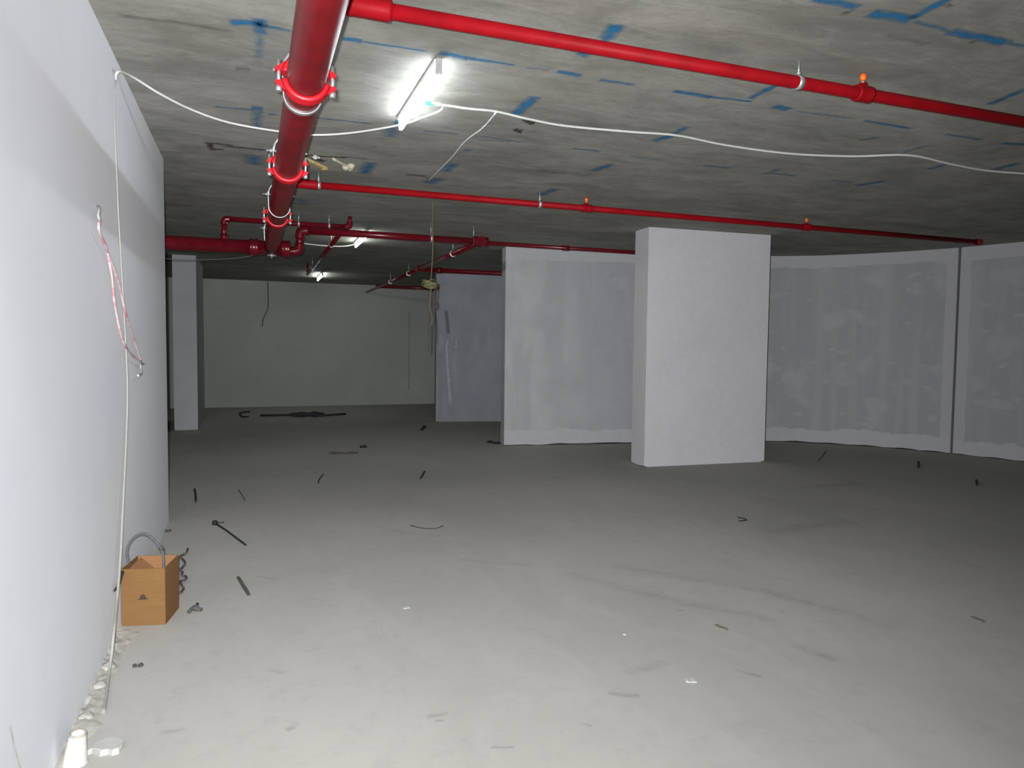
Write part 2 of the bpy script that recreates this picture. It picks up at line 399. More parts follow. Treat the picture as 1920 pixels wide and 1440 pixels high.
for pts, wd, al in [([(382, 267), (440, 273)], .05, .85), ([(398, 280), (420, 280)], .05, .8), ([(392, 268), (398, 282)], .07, .8), ([(416, 273), (500, 282)], .07, .75),
                    ([(572, 290), (600, 293), (652, 296)], .045, 1.0), ([(640, 294), (690, 298)], .03, .7), ([(585, 297), (610, 303)], .1, 1.0)]:  # this row colours in the dark of the ceiling recess and crack
    stroke(pts, wd, RU, al, name='rust_crack_stroke')
for pts, wd, al in [([(470, 132), (440, 128)], .1, .35), ([(215, 28), (330, 42), (440, 60)], .06, .35), ([(760, 327), (800, 331)], .1, .6), ([(1770, 14), (1785, 8)], .08, .5),
                    ([(1578, 24), (1592, 26)], .06, .5), ([(1000, 318), (1110, 330)], .2, .25), ([(1655, 64), (1740, 84)], .07, .25), ([(1818, 79), (1826, 80)], .05, .6)]:
    stroke(pts, wd, (.13, .12, .10), al, name='damp_stain')
# peeled plaster down the edge of the far pier
_a, _b = Vector((3.66, 14.52, 0)), Vector((6.6, 13.95, 0)); _n = Vector((_b.y-_a.y, -(_b.x-_a.x), 0)).normalized()
def pier(x, y): d = ray(x, y); return EYE + d*((_a+_n*.003-EYE).dot(_n)/d.dot(_n))
for pts, wd, al, c_ in [([(841, 628), (837, 650), (839, 690), (843, 730), (846, 782)], (.10, .16), 1, (.40, .40, .42)), ([(855, 634), (855, 658)], .14, .9, (.38, .38, .40)), ([(836, 580), (841, 628)], .1, .7, (.17, .18, .2)), ([(823, 660), (826, 788)], .1, .5, (.40, .40, .41))]:
    stroke(pts, wd, c_, al, ps, pier, _n, 'plaster_patch', 'plaster_peel')
# streak low on the left wall and a trowel smear, tyre scuffs on the floor
wl = bpy.data.objects['wall_left']
wp = lambda x, y: atx(x, y, XL+.0012)
stroke([(18, 1360), (40, 1450)], .02, (.30, .27, .21), .5, wl, wp, Vector((1, 0, 0)), 'damp_stain', 'floor_scuff')
stroke([(22, 1365), (28, 1440)], .008, (.30, .27, .21), .5, wl, wp, Vector((1, 0, 0)), 'damp_stain', 'floor_scuff')
fp = lambda x, y: at(x, y, .0012)
for pts, wd, al in [([(1060, 1075), (1280, 1130), (1470, 1165)], .16, .22), ([(1110, 1055), (1420, 1105), (1700, 1180)], .18, .22), ([(1170, 1265), (1250, 1240)], .10, .3),
                    ([(1140, 1300), (1200, 1305)], .06, .4), ([(800, 1345), (840, 1335)], .05, .5), ([(815, 1352), (832, 1350)], .03, .6), ([(920, 1402), (965, 1400)], .03, .5),
                    ([(535, 1370), (560, 1356)], .05, .5), ([(1425, 1000), (1500, 990), (1600, 975)], .30, .3), ([(1500, 915), (1620, 905)], .3, .25), ([(300, 1375), (350, 1365)], .05, .4),
                    ([(1490, 1210), (1570, 1240)], .1, .3), ([(1380, 1255), (1430, 1270)], .05, .4), ([(1090, 1355), (1110, 1362)], .03, .4), ([(700, 985), (760, 1000), (830, 1005)], .12, .2),
                    ([(1270, 1145), (1280, 1143)], .04, .55), ([(480, 1080), (520, 1086)], .06, .25), ([(505, 1255), (535, 1262)], .06, .25), ([(860, 1050), (1000, 1060)], .1, .15)]:
    stroke(pts, wd, (.17, .165, .16), al*.7, fo, fp, Vector((0, 0, 1)), 'scuff_mark', 'floor_scuff')

# ------------------------------------------------------------------ red sprinkler pipework
PX, PZ, PR = .245, 2.80, .085
def ypipe(px, py, dz): return at(px, py, PZ+dz).y
YH = 9.06; ZH = 2.755
mp = thing('main_pipe', (PX, 4, PZ-PR), 'thick dark red sprinkler main running along the ceiling beside the left wall', 'pipe')
mb = MB().tube([(PX, -3.0, PZ), (PX, 2, PZ), (PX, 6, PZ), (PX, YH-.25, PZ-.02), (PX, YH-.07, ZH)], PR, 32, 1)
mb.build('pipe_body', 'pipe_dark', mp)
def coupling(y, parent):
    mb = MB(); prof = [(PR-.004, -.034), (PR+.015, -.034), (PR+.024, -.022), (PR+.014, -.012), (PR+.014, .012), (PR+.024, .022), (PR+.015, .034), (PR-.004, .034)]
    g_ = .16
    mb.lathe(prof, (PX, y, PZ), (0, 1, 0), 22, (math.pi/2+g_, 3*math.pi/2-g_))
    mb.lathe(prof, (PX, y, PZ), (0, 1, 0), 22, (-math.pi/2+g_, math.pi/2-g_))
    for sx in (-1, 1):
        for sz in (-1, 1):
            x0 = PX+sx*(PR+.005); x1 = PX+sx*(PR+.048); z0 = PZ+sz*.018; z1 = PZ+sz*.062; zt = PZ+sz*.034
            vs = [(x0, y-.022, z0), (x1, y-.016, z0+sz*.004), (x1, y-.016, zt), (x0, y-.022, z1), (x0, y+.022, z0), (x1, y+.016, z0+sz*.004), (x1, y+.016, zt), (x0, y+.022, z1)]
            mb.add(vs, [(0,1,2,3), (7,6,5,4), (0,4,5,1), (1,5,6,2), (2,6,7,3), (3,7,4,0)])
    c = mb.build('coupling', 'coupling_red', parent)
    for sx in (-1, 1):
        x = PX+sx*(PR+.032)
        MB().cyl((x, y, PZ-.058), (x, y, PZ+.075), .008, 8).cyl((x, y, PZ-.066), (x, y, PZ-.04), .014, 6).build('bolt', 'galvanised', c)
def hanger(y, parent, top=True):
    mb = MB(); r = PR+.006; w2 = .016; n = 18; zc = PZ+.106
    path = [Vector((PX-r-.004, y, zc+.02))]+[Vector((PX-r*math.cos(math.pi*k/n), y, PZ-r*math.sin(math.pi*k/n))) for k in range(n+1)]+[Vector((PX+r+.004, y, zc+.02))]
    vs = []
    for i, p in enumerate(path):
        t = (path[min(i+1, len(path)-1)]-path[max(0, i-1)]).normalized(); nn = Vector((t.z, 0, -t.x))
        for a_, b_ in ((-w2, 0), (w2, 0), (w2, -.005), (-w2, -.005)): vs.append(p+Vector((0, a_, 0))+nn*b_)
    m = len(path)
    mb.add(vs, [(i*4+k, i*4+(k+1) % 4, (i+1)*4+(k+1) % 4, (i+1)*4+k) for i in range(m-1) for k in range(4)]+[(0,1,2,3), tuple((m-1)*4+k for k in (3,2,1,0))])
    h = mb.build('clevis_hanger', 'galvanised', parent)
    MB().cyl((PX-r-.045, y, zc), (PX+r+.04, y, zc), .007, 8).cyl((PX-r-.022, y, zc), (PX-r-.008, y, zc), .015, 6).cyl((PX+r+.006, y, zc), (PX+r+.02, y, zc), .015, 6).build('cross_bolt', 'galvanised', h)
    MB().tube([(PX-r+.004, y, zc), (PX-r+.012, y, zc+.05), (PX-.02, y, zc+.13), (PX+.02, y, zc+.13), (PX+r-.012, y, zc+.05), (PX+r-.004, y, zc)], .007, 8).build('yoke', 'galvanised', h)
    MB().cyl((PX, y, zc+.1), (PX, y, H), .006, 8).cyl((PX, y, zc+.135), (PX, y, zc+.15), .014, 6).build('hanger_rod', 'galvanised', h)
for q in ((568, 193), (537, 343), (507, 426)): coupling(at(*q, PZ-PR-.02).y, mp)
for q in ((562, 216), (537, 341), (511, 408), (508, 462)): hanger(at(*q, PZ-PR-.008).y, mp)

def elbow(mb, a, b, c, r, n=16):      # bend through corner b
    a, b, c = Vector(a), Vector(b), Vector(c); d1 = (a-b).normalized()*r*2.2; d2 = (c-b).normalized()*r*2.2
    return mb.tube([b+d1, b+d1*.45+d2*.06, b+(d1+d2)*.18, b+d2*.45+d1*.06, b+d2], r*1.28, n, 3)
# header crossing behind the wall corner, with its by-pass loop
hd = thing('header_pipe', (-.8, YH, ZH-.09), 'thick dark red header pipe crossing behind the left wall corner', 'pipe')
MB().cyl((-4.2, YH, ZH), (PX+.19, YH, ZH), .082, 28).build('pipe_body', 'pipe_deep', hd)
for q in (-.2, .16): MB().lathe([(.08, -.05), (.098, -.05), (.104, -.035), (.098, -.02), (.098, .02), (.104, .035), (.098, .05), (.08, .05)], (PX+q, YH, ZH), (1, 0, 0), 24).build('tee_collar', 'pipe_deep', hd)
MB().lathe([(.0, -.02), (.012, -.02), (.012, 0), (.055, .004), (.055, .02), (0, .02)], (PX, YH, ZH-.1), (0, 0, 1), 16, closed=False).build('drain_plug', 'galvanised', hd)
lz = aty(420, 410, YH).z; lx = aty(420, 440, YH).x; rx = aty(656, 418, YH).x; rr = .030
lp = thing('loop_pipe', (lx, YH, ZH), 'thin red by-pass pipe rising from the header and looping over the main', 'pipe')
mb = MB().cyl((lx, YH, ZH+.07), (lx, YH, lz-.04), rr, 14).cyl((lx+.04, YH, lz), (rx-.04, YH, lz), rr, 14).cyl((rx, YH, lz+.04), (rx, YH, H-.001), rr*.8, 14)
mb.build('pipe_body', 'pipe_deep', lp)
elbow(MB(), (lx, YH, ZH), (lx, YH, lz), (rx, YH, lz), rr).build('elbow', 'pipe_deep', lp)
elbow(MB(), (lx, YH, lz), (rx, YH, lz), (rx, YH, H), rr).build('elbow', 'pipe_deep', lp)
MB().lathe([(rr, -.03), (rr*1.4, -.03), (rr*1.4, .03), (rr, .03)], (lx, YH, ZH+.1), (0, 0, 1), 14).build('outlet_boss', 'pipe_deep', lp)
for q in (560, 617):
    x = aty(q, 415, YH).x
    MB().lathe([(rr, -.012), (rr+.006, -.012), (rr+.006, .012), (rr, .012)], (x, YH, lz), (1, 0, 0), 14).cyl((x, YH, lz+rr), (x, YH, H), .005, 6).build('ring_hanger', 'galvanised', lp)
# offset feed from the header up to the next cross pipe
R3 = .045; z3 = aty(600, 434, YH).z; xe = aty(562, 450, YH).x; x9 = aty(900, 452, YH).x; zl = aty(545, 471, YH).z
b3 = thing('feed_pipe', (xe, YH, zl), 'red pipe stepping up from the header and crossing under the middle lamp', 'pipe')
mb = MB().cyl((PX+.18, YH, zl), (xe-.05, YH, zl), R3, 16).cyl((xe, YH, zl+.05), (xe, YH, z3-.05), R3, 16).cyl((xe+.05, YH, z3), (x9, YH, z3), R3, 16)
mb.build('pipe_body', 'pipe_deep', b3)
elbow(MB(), (0, YH, zl), (xe, YH, zl), (xe, YH, z3), R3).build('elbow', 'pipe_deep', b3)
elbow(MB(), (xe, YH, zl), (xe, YH, z3), (x9, YH, z3), R3).build('elbow', 'pipe_deep', b3)
MB().lathe([(.0, -.1), (R3*1.5, -.1), (R3*1.5, .1), (0, .1)], (x9, YH, z3), (1, 0, 0), 18).cyl((x9, YH-.09, z3), (x9, YH+.14, z3), R3*1.4, 16).build('tee', 'pipe_deep', b3)
x = aty(808, 445, YH).x
MB().lathe([(R3, -.012), (R3+.007, -.012), (R3+.007, .012), (R3, .012)], (x, YH, z3), (1, 0, 0), 16).cyl((x, YH, z3+R3), (x, YH, H), .005, 6).build('ring_hanger', 'galvanised', b3)
x = aty(888, 440, YH).x
MB().lathe([(R3, -.012), (R3+.007, -.012), (R3+.007, .012), (R3, .012)], (x, YH, z3), (1, 0, 0), 16).cyl((x, YH, z3+R3), (x, YH, H), .005, 6).build('ring_hanger', 'galvanised', b3)
# thin cross pipe going on to the right behind the near pillar
b4 = thing('branch_pipe', (x9+2, YH, z3), 'thin red pipe crossing between the near pillar and the curved wall top', 'pipe')
MB().cyl((x9+.1, YH, z3-.01), (7.2, YH, z3-.01), .026, 12).build('pipe_body', 'pipe_deep', b4)
for q in (1060,): 
    x = aty(q, 462, YH).x; MB().lathe([(.026, -.05), (.036, -.05), (.036, .05), (.026, .05)], (x, YH, z3-.01), (1, 0, 0), 12).build('tee', 'pipe_deep', b4)
# lengthwise pipes towards the back
b5 = thing('rear_pipe', (x9, 12, z3), 'dull red pipe running back to the rear wall from the feed pipe tee', 'pipe')
MB().cyl((x9, YH+.1, z3), (x9, 12.6, z3), R3*.85, 16).cyl((x9, 12.5, z3), (x9, 18.9, z3), .03, 12).build('pipe_body', 'pipe_deep', b5)
MB().cyl((x9-.06, 12.6, z3), (x9+.1, 12.6, z3), R3*1.25, 16).cyl((x9, 12.45, z3), (x9, 12.78, z3), R3*1.2, 16).build('tee', 'pipe_deep', b5)
for y in (10.4, 13.6, 15.5): MB().lathe([(R3*.6, -.012), (R3+.007, -.012), (R3+.007, .012), (R3*.6, .012)], (x9, y, z3), (0, 1, 0), 14).cyl((x9, y, z3+R3), (x9, y, H), .005, 6).build('ring_hanger', 'galvanised', b5)
b6 = thing('cross_pipe', (5, 12.6, z3), 'dark red pipe passing over the bluish pier', 'pipe')
MB().cyl((x9+.1, 12.6, z3-.02), (8.6, 12.6, z3-.02), R3*.9, 14).build('pipe_body', 'pipe_deep', b6)
MB().lathe([(.03, -.05), (R3*1.15, -.05), (R3*1.15, .05), (.03, .05)], (x9+.35, 12.6, z3-.02), (1, 0, 0), 14).build('collar', 'pipe_deep', b6)
x5 = at(640, 436, z3).x
b7 = thing('rear_pipe', (x5, 11, z3), 'dark slender pipe running back beside the middle ceiling lamp', 'pipe')
MB().cyl((x5, YH+.04, z3), (x5, 14.6, z3), .03, 12).cyl((x5, 14.6, z3-.0), (x5, 14.6, H), .02, 10).build('pipe_body', 'pipe_deep', b7)
for y in (10.2, 13.4): MB().lathe([(.03, -.012), (.037, -.012), (.037, .012), (.03, .012)], (x5, y, z3), (0, 1, 0), 14).cyl((x5, y, z3+.03), (x5, y, H), .005, 6).build('ring_hanger', 'galvanised', b7)
p0, p1 = aty(708, 537, 18.95), aty(835, 542, 18.95)
b8 = thing('rear_pipe', p0, 'dark red pipe lying along the top of the back wall', 'pipe')
MB().cyl(p0, (p1.x+1, 18.95, p0.z), .045, 14).cyl(p0+Vector((-.04, 0, 0)), p0+Vector((.03, 0, 0)), .06, 14).build('pipe_body', 'pipe_deep', b8)
MB().cyl((p0.x+.3, 18.95, p0.z), (p0.x+.3, 18.95, H), .008, 6).build('hanger_rod', 'galvanised', b8)

def sprinkler(x, y, z, r, parent):
    s_ = MB().lathe([(r, -.055), (r*1.32, -.055), (r*1.38, -.04), (r*1.32, -.025), (r*1.32, .025), (r*1.38, .04), (r*1.32, .055), (r, .055)], (x, y, z), (1, 0, 0), 16)
    s_.cyl((x, y, z+r*.5), (x, y, z+r*1.7), r*.7, 14); t_ = s_.build('sprinkler_tee', 'pipe_red', parent)
    b_ = MB().lathe([(0, 0), (.013, 0), (.013, .012), (.010, .016), (0, .016)], (x, y, z+r*1.7), (0, 0, 1), 10, closed=False)
    b_.build('sprinkler_thread', 'brass', t_)
    MB().lathe([(0, 0), (.012, .0), (.019, .012), (.019, .030), (.010, .040), (0, .040)], (x, y, z+r*1.7+.016), (0, 0, 1), 10, closed=False).build('sprinkler_cap', 'sprinkler_orange', t_)
def ring(x, y, z, r, parent):
    MB().lathe([(r-.002, -.016), (r+.005, -.016), (r+.005, .016), (r-.002, .016)], (x, y, z), (1, 0, 0), 18).cyl((x, y, z+r), (x, y, H), .006, 8).cyl((x, y, z+r+.01), (x, y, z+r+.022), .014, 6).build('ring_hanger', 'galvanised', parent)
def branch(y, z, r, x1, label, heads, rings, cap=False):
    b_ = thing('branch_pipe', (PX+.1, y, z-r), label, 'pipe')
    MB().cyl((PX+.03, y, z), (x1, y, z), r, 18).build('pipe_body', 'pipe_red', b_)
    MB().lathe([(r, -.0), (r*1.35, 0), (r*1.42, .015), (r*1.35, .03), (r*1.35, .17), (r*1.42, .185), (r*1.35, .2), (r, .2)], (PX+.15, y, z), (1, 0, 0), 18).cyl((PX+.25, y, z+r), (PX+.25, y, z+r*2), r*.6, 12).build('socket', 'pipe_red', b_)
    elbow(MB(), (PX, y, PZ), (PX, y, z), (PX+1, y, z), r).cyl((PX, y, PZ+PR*.9), (PX, y, z-r), r, 14).build('riser', 'pipe_red', b_)
    for h in heads: sprinkler(at(*h, z).x, y, z, r, b_)
    for h in rings: ring(at(*h, z).x, y, z, r, b_)
    if cap: MB().lathe([(0, -.05), (r*1.35, -.05), (r*1.35, .03), (r, .045), (0, .045)], (x1, y, z), (1, 0, 0), 14, closed=False).build('end_cap', 'pipe_dark', b_)
branch(3.21, 3.08, .034, 6.6, 'bright red branch pipe nearest the camera, crossing the ceiling to the right edge', [(1627, 172)], [(1503, 152)])
branch(6.87, 3.08, .031, at(1828, 455, 3.08).x, 'thin red branch pipe crossing above the near pillar to its capped end', [(1098, 391), (1508, 427)], [(598, 346), (1012, 383)], True)

# ------------------------------------------------------------------ lamps
def tube_lamp(y0, y1, x, label, glow='tube_glow'):
    t = thing('tube_lamp', (x, (y0+y1)/2, H-.1), label, 'lamp', 'bare ceiling tube lamps')
    MB().box((x-.012, (y0+y1)/2, H-.0125), (.026, y1-y0-.04, .025)).build('batten', 'plastic_white', t)
    for y, s_ in ((y0, 1), (y1, -1)):
        MB().box((x, y+s_*.012, H-.042), (.034, .022, .084)).build('lamp_holder', 'zinc_dull', t)
    MB().cyl((x+.004, y0+.022, H-.072), (x+.004, y1+.012, H-.072), .0155, 14).build('tube', glow, t)
    return t
A, B_ = at(817, 132, H-.07), at(762, 240, H-.07); tube_lamp(A.y, B_.y, (A.x+B_.x)/2-.01, 'nearest glowing tube lamp on the ceiling, right of the thick red main')
A, B_ = at(690, 443, H-.07), at(665, 461, H-.07); tube_lamp(A.y-.1, A.y+1.1, (A.x+B_.x)/2, 'glowing tube lamp in the middle distance behind the red feed pipe', 'tube_glow_old')
A = at(600, 521, H-.07); tube_lamp(A.y-.6, A.y+.6, A.x, 'farthest glowing tube lamp, close to the back wall', 'tube_glow_old')

# ------------------------------------------------------------------ cables
def cable(name, pts, r, mat, label, cat='cable', n=8, sm=5):
    return tag(MB().tube(pts, r, n, sm).build(name, mat), label, cat)
zc = 3.165
pts = [atx(217, 150, XL+.012), atx(222, 134, XL+.03)] + [at(x, y, z) for x, y, z in ((250, 145, 3.13), (300, 176, 3.09), (360, 206, 3.07), (430, 230, 3.06), (520, 246, 3.06), (585, 253, 3.07), (660, 249, 3.09), (752, 234, 3.1), (790, 221, 3.13), (822, 209, zc), (831, 200, zc), (822, 194, zc), (806, 194, zc))]
cable('lamp_cable', pts, .0075, 'cable_white', 'white cable sagging from the left wall over the main to the nearest lamp')
pts = [at(x, y, z) for x, y, z in ((800, 196, zc), (830, 197, zc), (880, 204, zc), (930, 209, zc+.01), (990, 223, zc), (1060, 236, zc), (1180, 247, zc), (1270, 254, zc+.01), (1360, 272, zc), (1480, 288, zc-.01), (1600, 293, zc), (1704, 291, zc+.01), (1780, 307, zc), (1860, 321, zc), (2000, 330, zc))]
cable('ceiling_cable', pts, .0085, 'cable_white', 'white cable clipped along the ceiling from the nearest lamp to the right edge')
pts = [at(x, y, z) for x, y, z in ((930, 211, zc), (905, 240, zc), (872, 265, zc+.01), (845, 297, zc), (800, 342, 3.19))]
cable('ceiling_cable', pts, .006, 'cable_white', 'thin white cable branching back from the ceiling cable towards the far pipes')
p = at(805, 194, zc); tag(MB().box(p, (.05, .025, .02)).cyl(p+Vector((-.03, 0, 0)), p+Vector((.035, 0, 0)), .008, 8).build('cable_connector', 'plastic_green'), 'small green cable connector beside the nearest lamp', 'connector')
# cable down the left wall to the floor
pts = [atx(x, y, XL+o_) for x, y, o_ in ((216, 152, .012), (215, 230, .012), (219, 330, .012), (222, 400, .012), (226, 470, .012), (231, 560, .012), (236, 650, .012), (239, 740, .014), (236, 840, .016), (231, 940, .02), (226, 1040, .025), (220, 1120, .03))] + \
      [at(214, 1180, .18), at(209, 1230, .07), at(204, 1265, .02), at(200, 1300, .009), at(194, 1335, .008)]
cable('wall_cable', pts, lambda t: .0035+.004*min(1, t*1.6), 'cable_cream', 'cream cable hanging down the left wall past the cardboard box to the floor')
pts = [at(194, 1335, .008), at(186, 1375, .007), at(178, 1405, .006)]
# cable behind lamp two, sagging wire below the header, wire stub on back wall
Y2 = 11.0
cable('lamp_cable', [aty(566, 456, Y2), aty(600, 460, Y2), aty(640, 462, Y2), aty(668, 458, Y2)], .009, 'cable_white', 'short white cable running to the middle distance lamp')
cable('sagging_wire', [aty(290, 470, YH), aty(305, 484, YH), aty(370, 487, YH), aty(430, 485, YH), aty(470, 480, YH), aty(485, 472, YH)], .004, 'cable_grey', 'thin grey wire slung below the red header pipe')
cable('wire_stub', [aty(502, 528, 19.07), aty(503, 560, 19.07), aty(502, 580, 19.07), aty(494, 597, 19.06), aty(492, 612, 19.06)], .012, 'cable_grey', 'dark wire stub hanging on the greenish back wall')
# hanging wire bundle
T = at(811, 376, H)
hb = thing('wire_bundle', (T.x, T.y, aty(808, 545, T.y).z), 'coiled yellowish wire bundle hanging on a cord in front of the back wall', 'wire bundle')
MB().tube([T, aty(812, 440, T.y), aty(811, 480, T.y), aty(808, 525, T.y)], .0045, 6, 4).build('cord', 'wire_yellow', hb)
C0 = aty(808, 532, T.y); mb = MB()
for k in range(9):
    a0 = random.uniform(0, 6.28); ti = random.uniform(.25, .6); rw = random.uniform(.05, .085); pts = []
    cx = Vector((random.uniform(-.015, .015), random.uniform(-.02, .02), random.uniform(-.025, .015)))
    for j in range(13):
        a = a0+j/12*6.6; pts.append(C0+cx+Vector((rw*math.cos(a), rw*math.sin(a)*.8, rw*ti*math.sin(a+a0))))
    mb.tube(pts, .0055, 6, 2)
mb.build('coil', 'wire_yellow', hb)
for x0, x1, yy in ((802, 804, 660), (812, 815, 640), (806, 809, 610), (816, 818, 565)):
    MB().tube([aty(x0+3, 536, T.y), aty(x0, 575, T.y), aty((x0+x1)/2+2, (575+yy)/2, T.y), aty(x1, yy, T.y)], .0045, 6, 4).build('loose_end', 'rope_dark' if x0 != 806 else 'wire_yellow', hb)

# ------------------------------------------------------------------ scraps left in the ceiling
p0, p1 = at(572, 298, 3.17), at(611, 316, 3.15)
d = (p1-p0); rot = Vector((1, 0, 0)).rotation_difference(d.normalized()).to_matrix()
tag(MB().box((p0+p1)/2, (d.length, .035, .022), rot).box(p1-d*.06+Vector((0, 0, -.012)), (.03, .05, .012), rot).build('timber_scrap', 'wood'), 'yellowish timber offcut stuck under the ceiling crack right of the main', 'wood scrap')
mb = MB(); c0 = at(653, 312, 3.185)
for k in range(5): mb.lathe([(0, -.03), (.025, -.02), (.038, 0), (.025, .02), (0, .03)], c0+Vector((random.uniform(-.03, .03), random.uniform(-.05, .05), random.uniform(-.01, .01))), (0, 0, 1), 10, closed=False)
mb.tube([at(625, 298, 3.19), at(640, 306, 3.185), c0], .012, 8)
tag(mb.build('foam_lump', 'foam'), 'pale lump of dried foam on the ceiling beside the timber offcut', 'foam lump')
c0 = at(591, 295, 3.185); tag(MB().lathe([(0, -.02), (.018, -.014), (.026, 0), (.018, .014), (0, .02)], c0, (0, 0, 1), 10, closed=False).lathe([(0, -.012), (.016, 0), (0, .012)], c0+Vector((.03, .015, .004)), (0, 0, 1), 8, closed=False).build('mortar_lump', 'chip_white'), 'small pale mortar lump in the ceiling crack', 'mortar')
for q, l in (((969, 244), 'left of two dark wire ends poking from the ceiling below the cable'), ((990, 227), 'right of two dark wire ends touching the white ceiling cable')):
    c0 = at(*q, 3.19); mb = MB()
    for k in range(4): mb.tube([c0+Vector((0, 0, .01)), c0+Vector((random.uniform(-.04, .04), random.uniform(-.02, .02), -.012)), c0+Vector((random.uniform(-.07, .07), random.uniform(-.03, .03), -.004))], .005, 6, 3)
    tag(mb.build('wire_end', 'steel_dark'), l, 'wire', 'wire ends in the ceiling')

# ------------------------------------------------------------------ barrier tape and wall ties on the left wall
def tape(pts, r, name, parent, off=.01):
    P = [atx(x, y, XL+off+.004*math.sin(k*2.1)) for k, (x, y) in enumerate(pts)]
    mb = MB().tube(P, lambda t: r*(.75+.5*abs(math.sin(17*t))), 6, 8); n0 = len(mb.v)//6
    return mb.build(name, 'tape_barrier', parent, uvs=[(k//6*.06, 0) for k in range(len(mb.v))])
tp = thing('barrier_tape', atx(265, 680, XL+.01), 'strip of red and white barrier tape strung on the left wall', 'tape')
tape([(186, 412), (186, 432), (201, 470), (222, 530), (235, 585), (252, 640), (264, 676)], .006, 'tape_strand', tp, .026)
tape([(202, 475), (210, 520), (215, 570), (226, 625), (236, 650), (250, 668), (264, 678)], .006, 'tape_strand', tp, .03)
for pts, l in ((((182, 386), (186, 390), (184, 404), (187, 414)), 'upper pale wall tie sticking out above the barrier tape'), (((270, 683), (263, 682), (265, 700), (259, 704)), 'lower grey wall tie holding the end of the barrier tape')):
    P = [atx(x, y, XL+o_) for (x, y), o_ in zip(pts, (-.01, .03, .03, .035))]
    tag(MB().tube(P, .007, 8, 3).build('wall_tie', 'zinc_dull'), l, 'wall tie', 'wall ties on the left wall')

# ------------------------------------------------------------------ cardboard box with a hose loop
fA, fB, fC = at(230, 1174, 0), at(310, 1171, 0), at(335, 1140, 0)
fD = fA+fC-fB; fA.x = max(fA.x, XL+.008); fD.x = max(fD.x, XL+.01)
hB = aty(232, 1067, fA.y).z
bx = thing('cardboard_box', (fA+fC)/2, 'open brown cardboard box on the floor against the left wall', 'box')
def wallp(a, b, z0, z1, name, mat='cardboard', th=.005):
    d = (b-a); L_ = d.length; rot = Matrix.Rotation(math.atan2(d.y, d.x), 3, 'Z'); c_ = (a+b)/2
    return MB().box((c_.x, c_.y, (z0+z1)/2), (L_, th, z1-z0), rot).build(name, mat, bx)
fr = wallp(fA, fB, .001, hB, 'front_panel'); wallp(fB, fC, .001, hB, 'side_panel'); wallp(fC, fD, .001, hB, 'back_panel', 'cardboard_inside'); wallp(fD, fA, .001, hB, 'side_panel')
MB().add([fA+Vector((0, 0, .004)), fB+Vector((0, 0, .004)), fC+Vector((0, 0, .004)), fD+Vector((0, 0, .004)), fA+Vector((0, 0, .009)), fB+Vector((0, 0, .009)), fC+Vector((0, 0, .009)), fD+Vector((0, 0, .009))],
         [(3,2,1,0), (4,5,6,7), (0,1,5,4), (1,2,6,5), (2,3,7,6), (3,0,4,7)]).build('base_panel', 'cardboard_inside', bx)
# a flap folded down inside from the left back
up = Vector((0, 0, 1)); e0 = fD.lerp(fC, .08)+up*(hB-.01); e1 = fA.lerp(fB, .06)+up*(hB-.03)
nin = (fB-fA).normalized()*.10 - up*.09; th = up*.004
MB().add([e0, e1, e1+nin, e0+nin, e0+th, e1+th, e1+nin+th, e0+nin+th], [(0,1,2,3), (7,6,5,4), (0,4,5,1), (1,5,6,2), (2,6,7,3), (3,7,4,0)]).build('inner_flap', 'cardboard_inside', bx)
# printed dark mark: a dome over a wide ragged brim
def onfront(u, v):      # u 0..1 across, v metres up, just proud of the board
    n_ = Vector((-(fB-fA).y, (fB-fA).x, 0)).normalized()*-1
    return fA.lerp(fB, u)+up*v+n_*.0038
uc = .49; vc = (1172-1121)/(1172-1067)*hB
ou = [(-.115, -.009), (-.085, -.002), (-.06, .003), (-.052, .012), (-.034, .019), (0, .022), (.034, .019), (.052, .012), (.06, .003), (.085, -.002), (.12, -.009), (.06, -.007), (.03, -.012), (0, -.008), (-.035, -.012), (-.06, -.007)]
pf = [onfront(uc+a_*1.12-(.0 if abs(a_)<.055 else 0), vc+b_) for a_, b_ in ou]; pk = [p_+(fC-fB).normalized()*.001 for p_ in pf]; n_ = len(pf)
MB().add(pf+pk, [tuple(range(n_)), tuple(range(2*n_-1, n_-1, -1))]+[(i, (i+1) % n_, n_+(i+1) % n_, n_+i) for i in range(n_)]).build('printed_mark', 'ink', fr)
ym = (fA.y+fD.y)/2+.01
ho = thing('hose_loop', aty(275, 1060, ym), 'grey hose looping up out of the cardboard box', 'hose')
P = [aty(x, y, ym) for x, y in ((246, 1110), (243, 1066), (238, 1036), (244, 1017), (255, 1005), (268, 1000), (280, 1005), (292, 1016), (301, 1027), (306, 1040), (307, 1062), (306, 1105))]
MB().tube(P, .0075, 10, 4).build('hose_body', 'cable_grey', ho)
for q in ((242, 1062), (302, 1028)):
    c0 = aty(*q, ym); MB().lathe([(.007, -.012), (.012, -.012), (.012, .012), (.007, .012)], c0, (0, 0, 1), 10).build('hose_clip', 'steel_grey', ho)
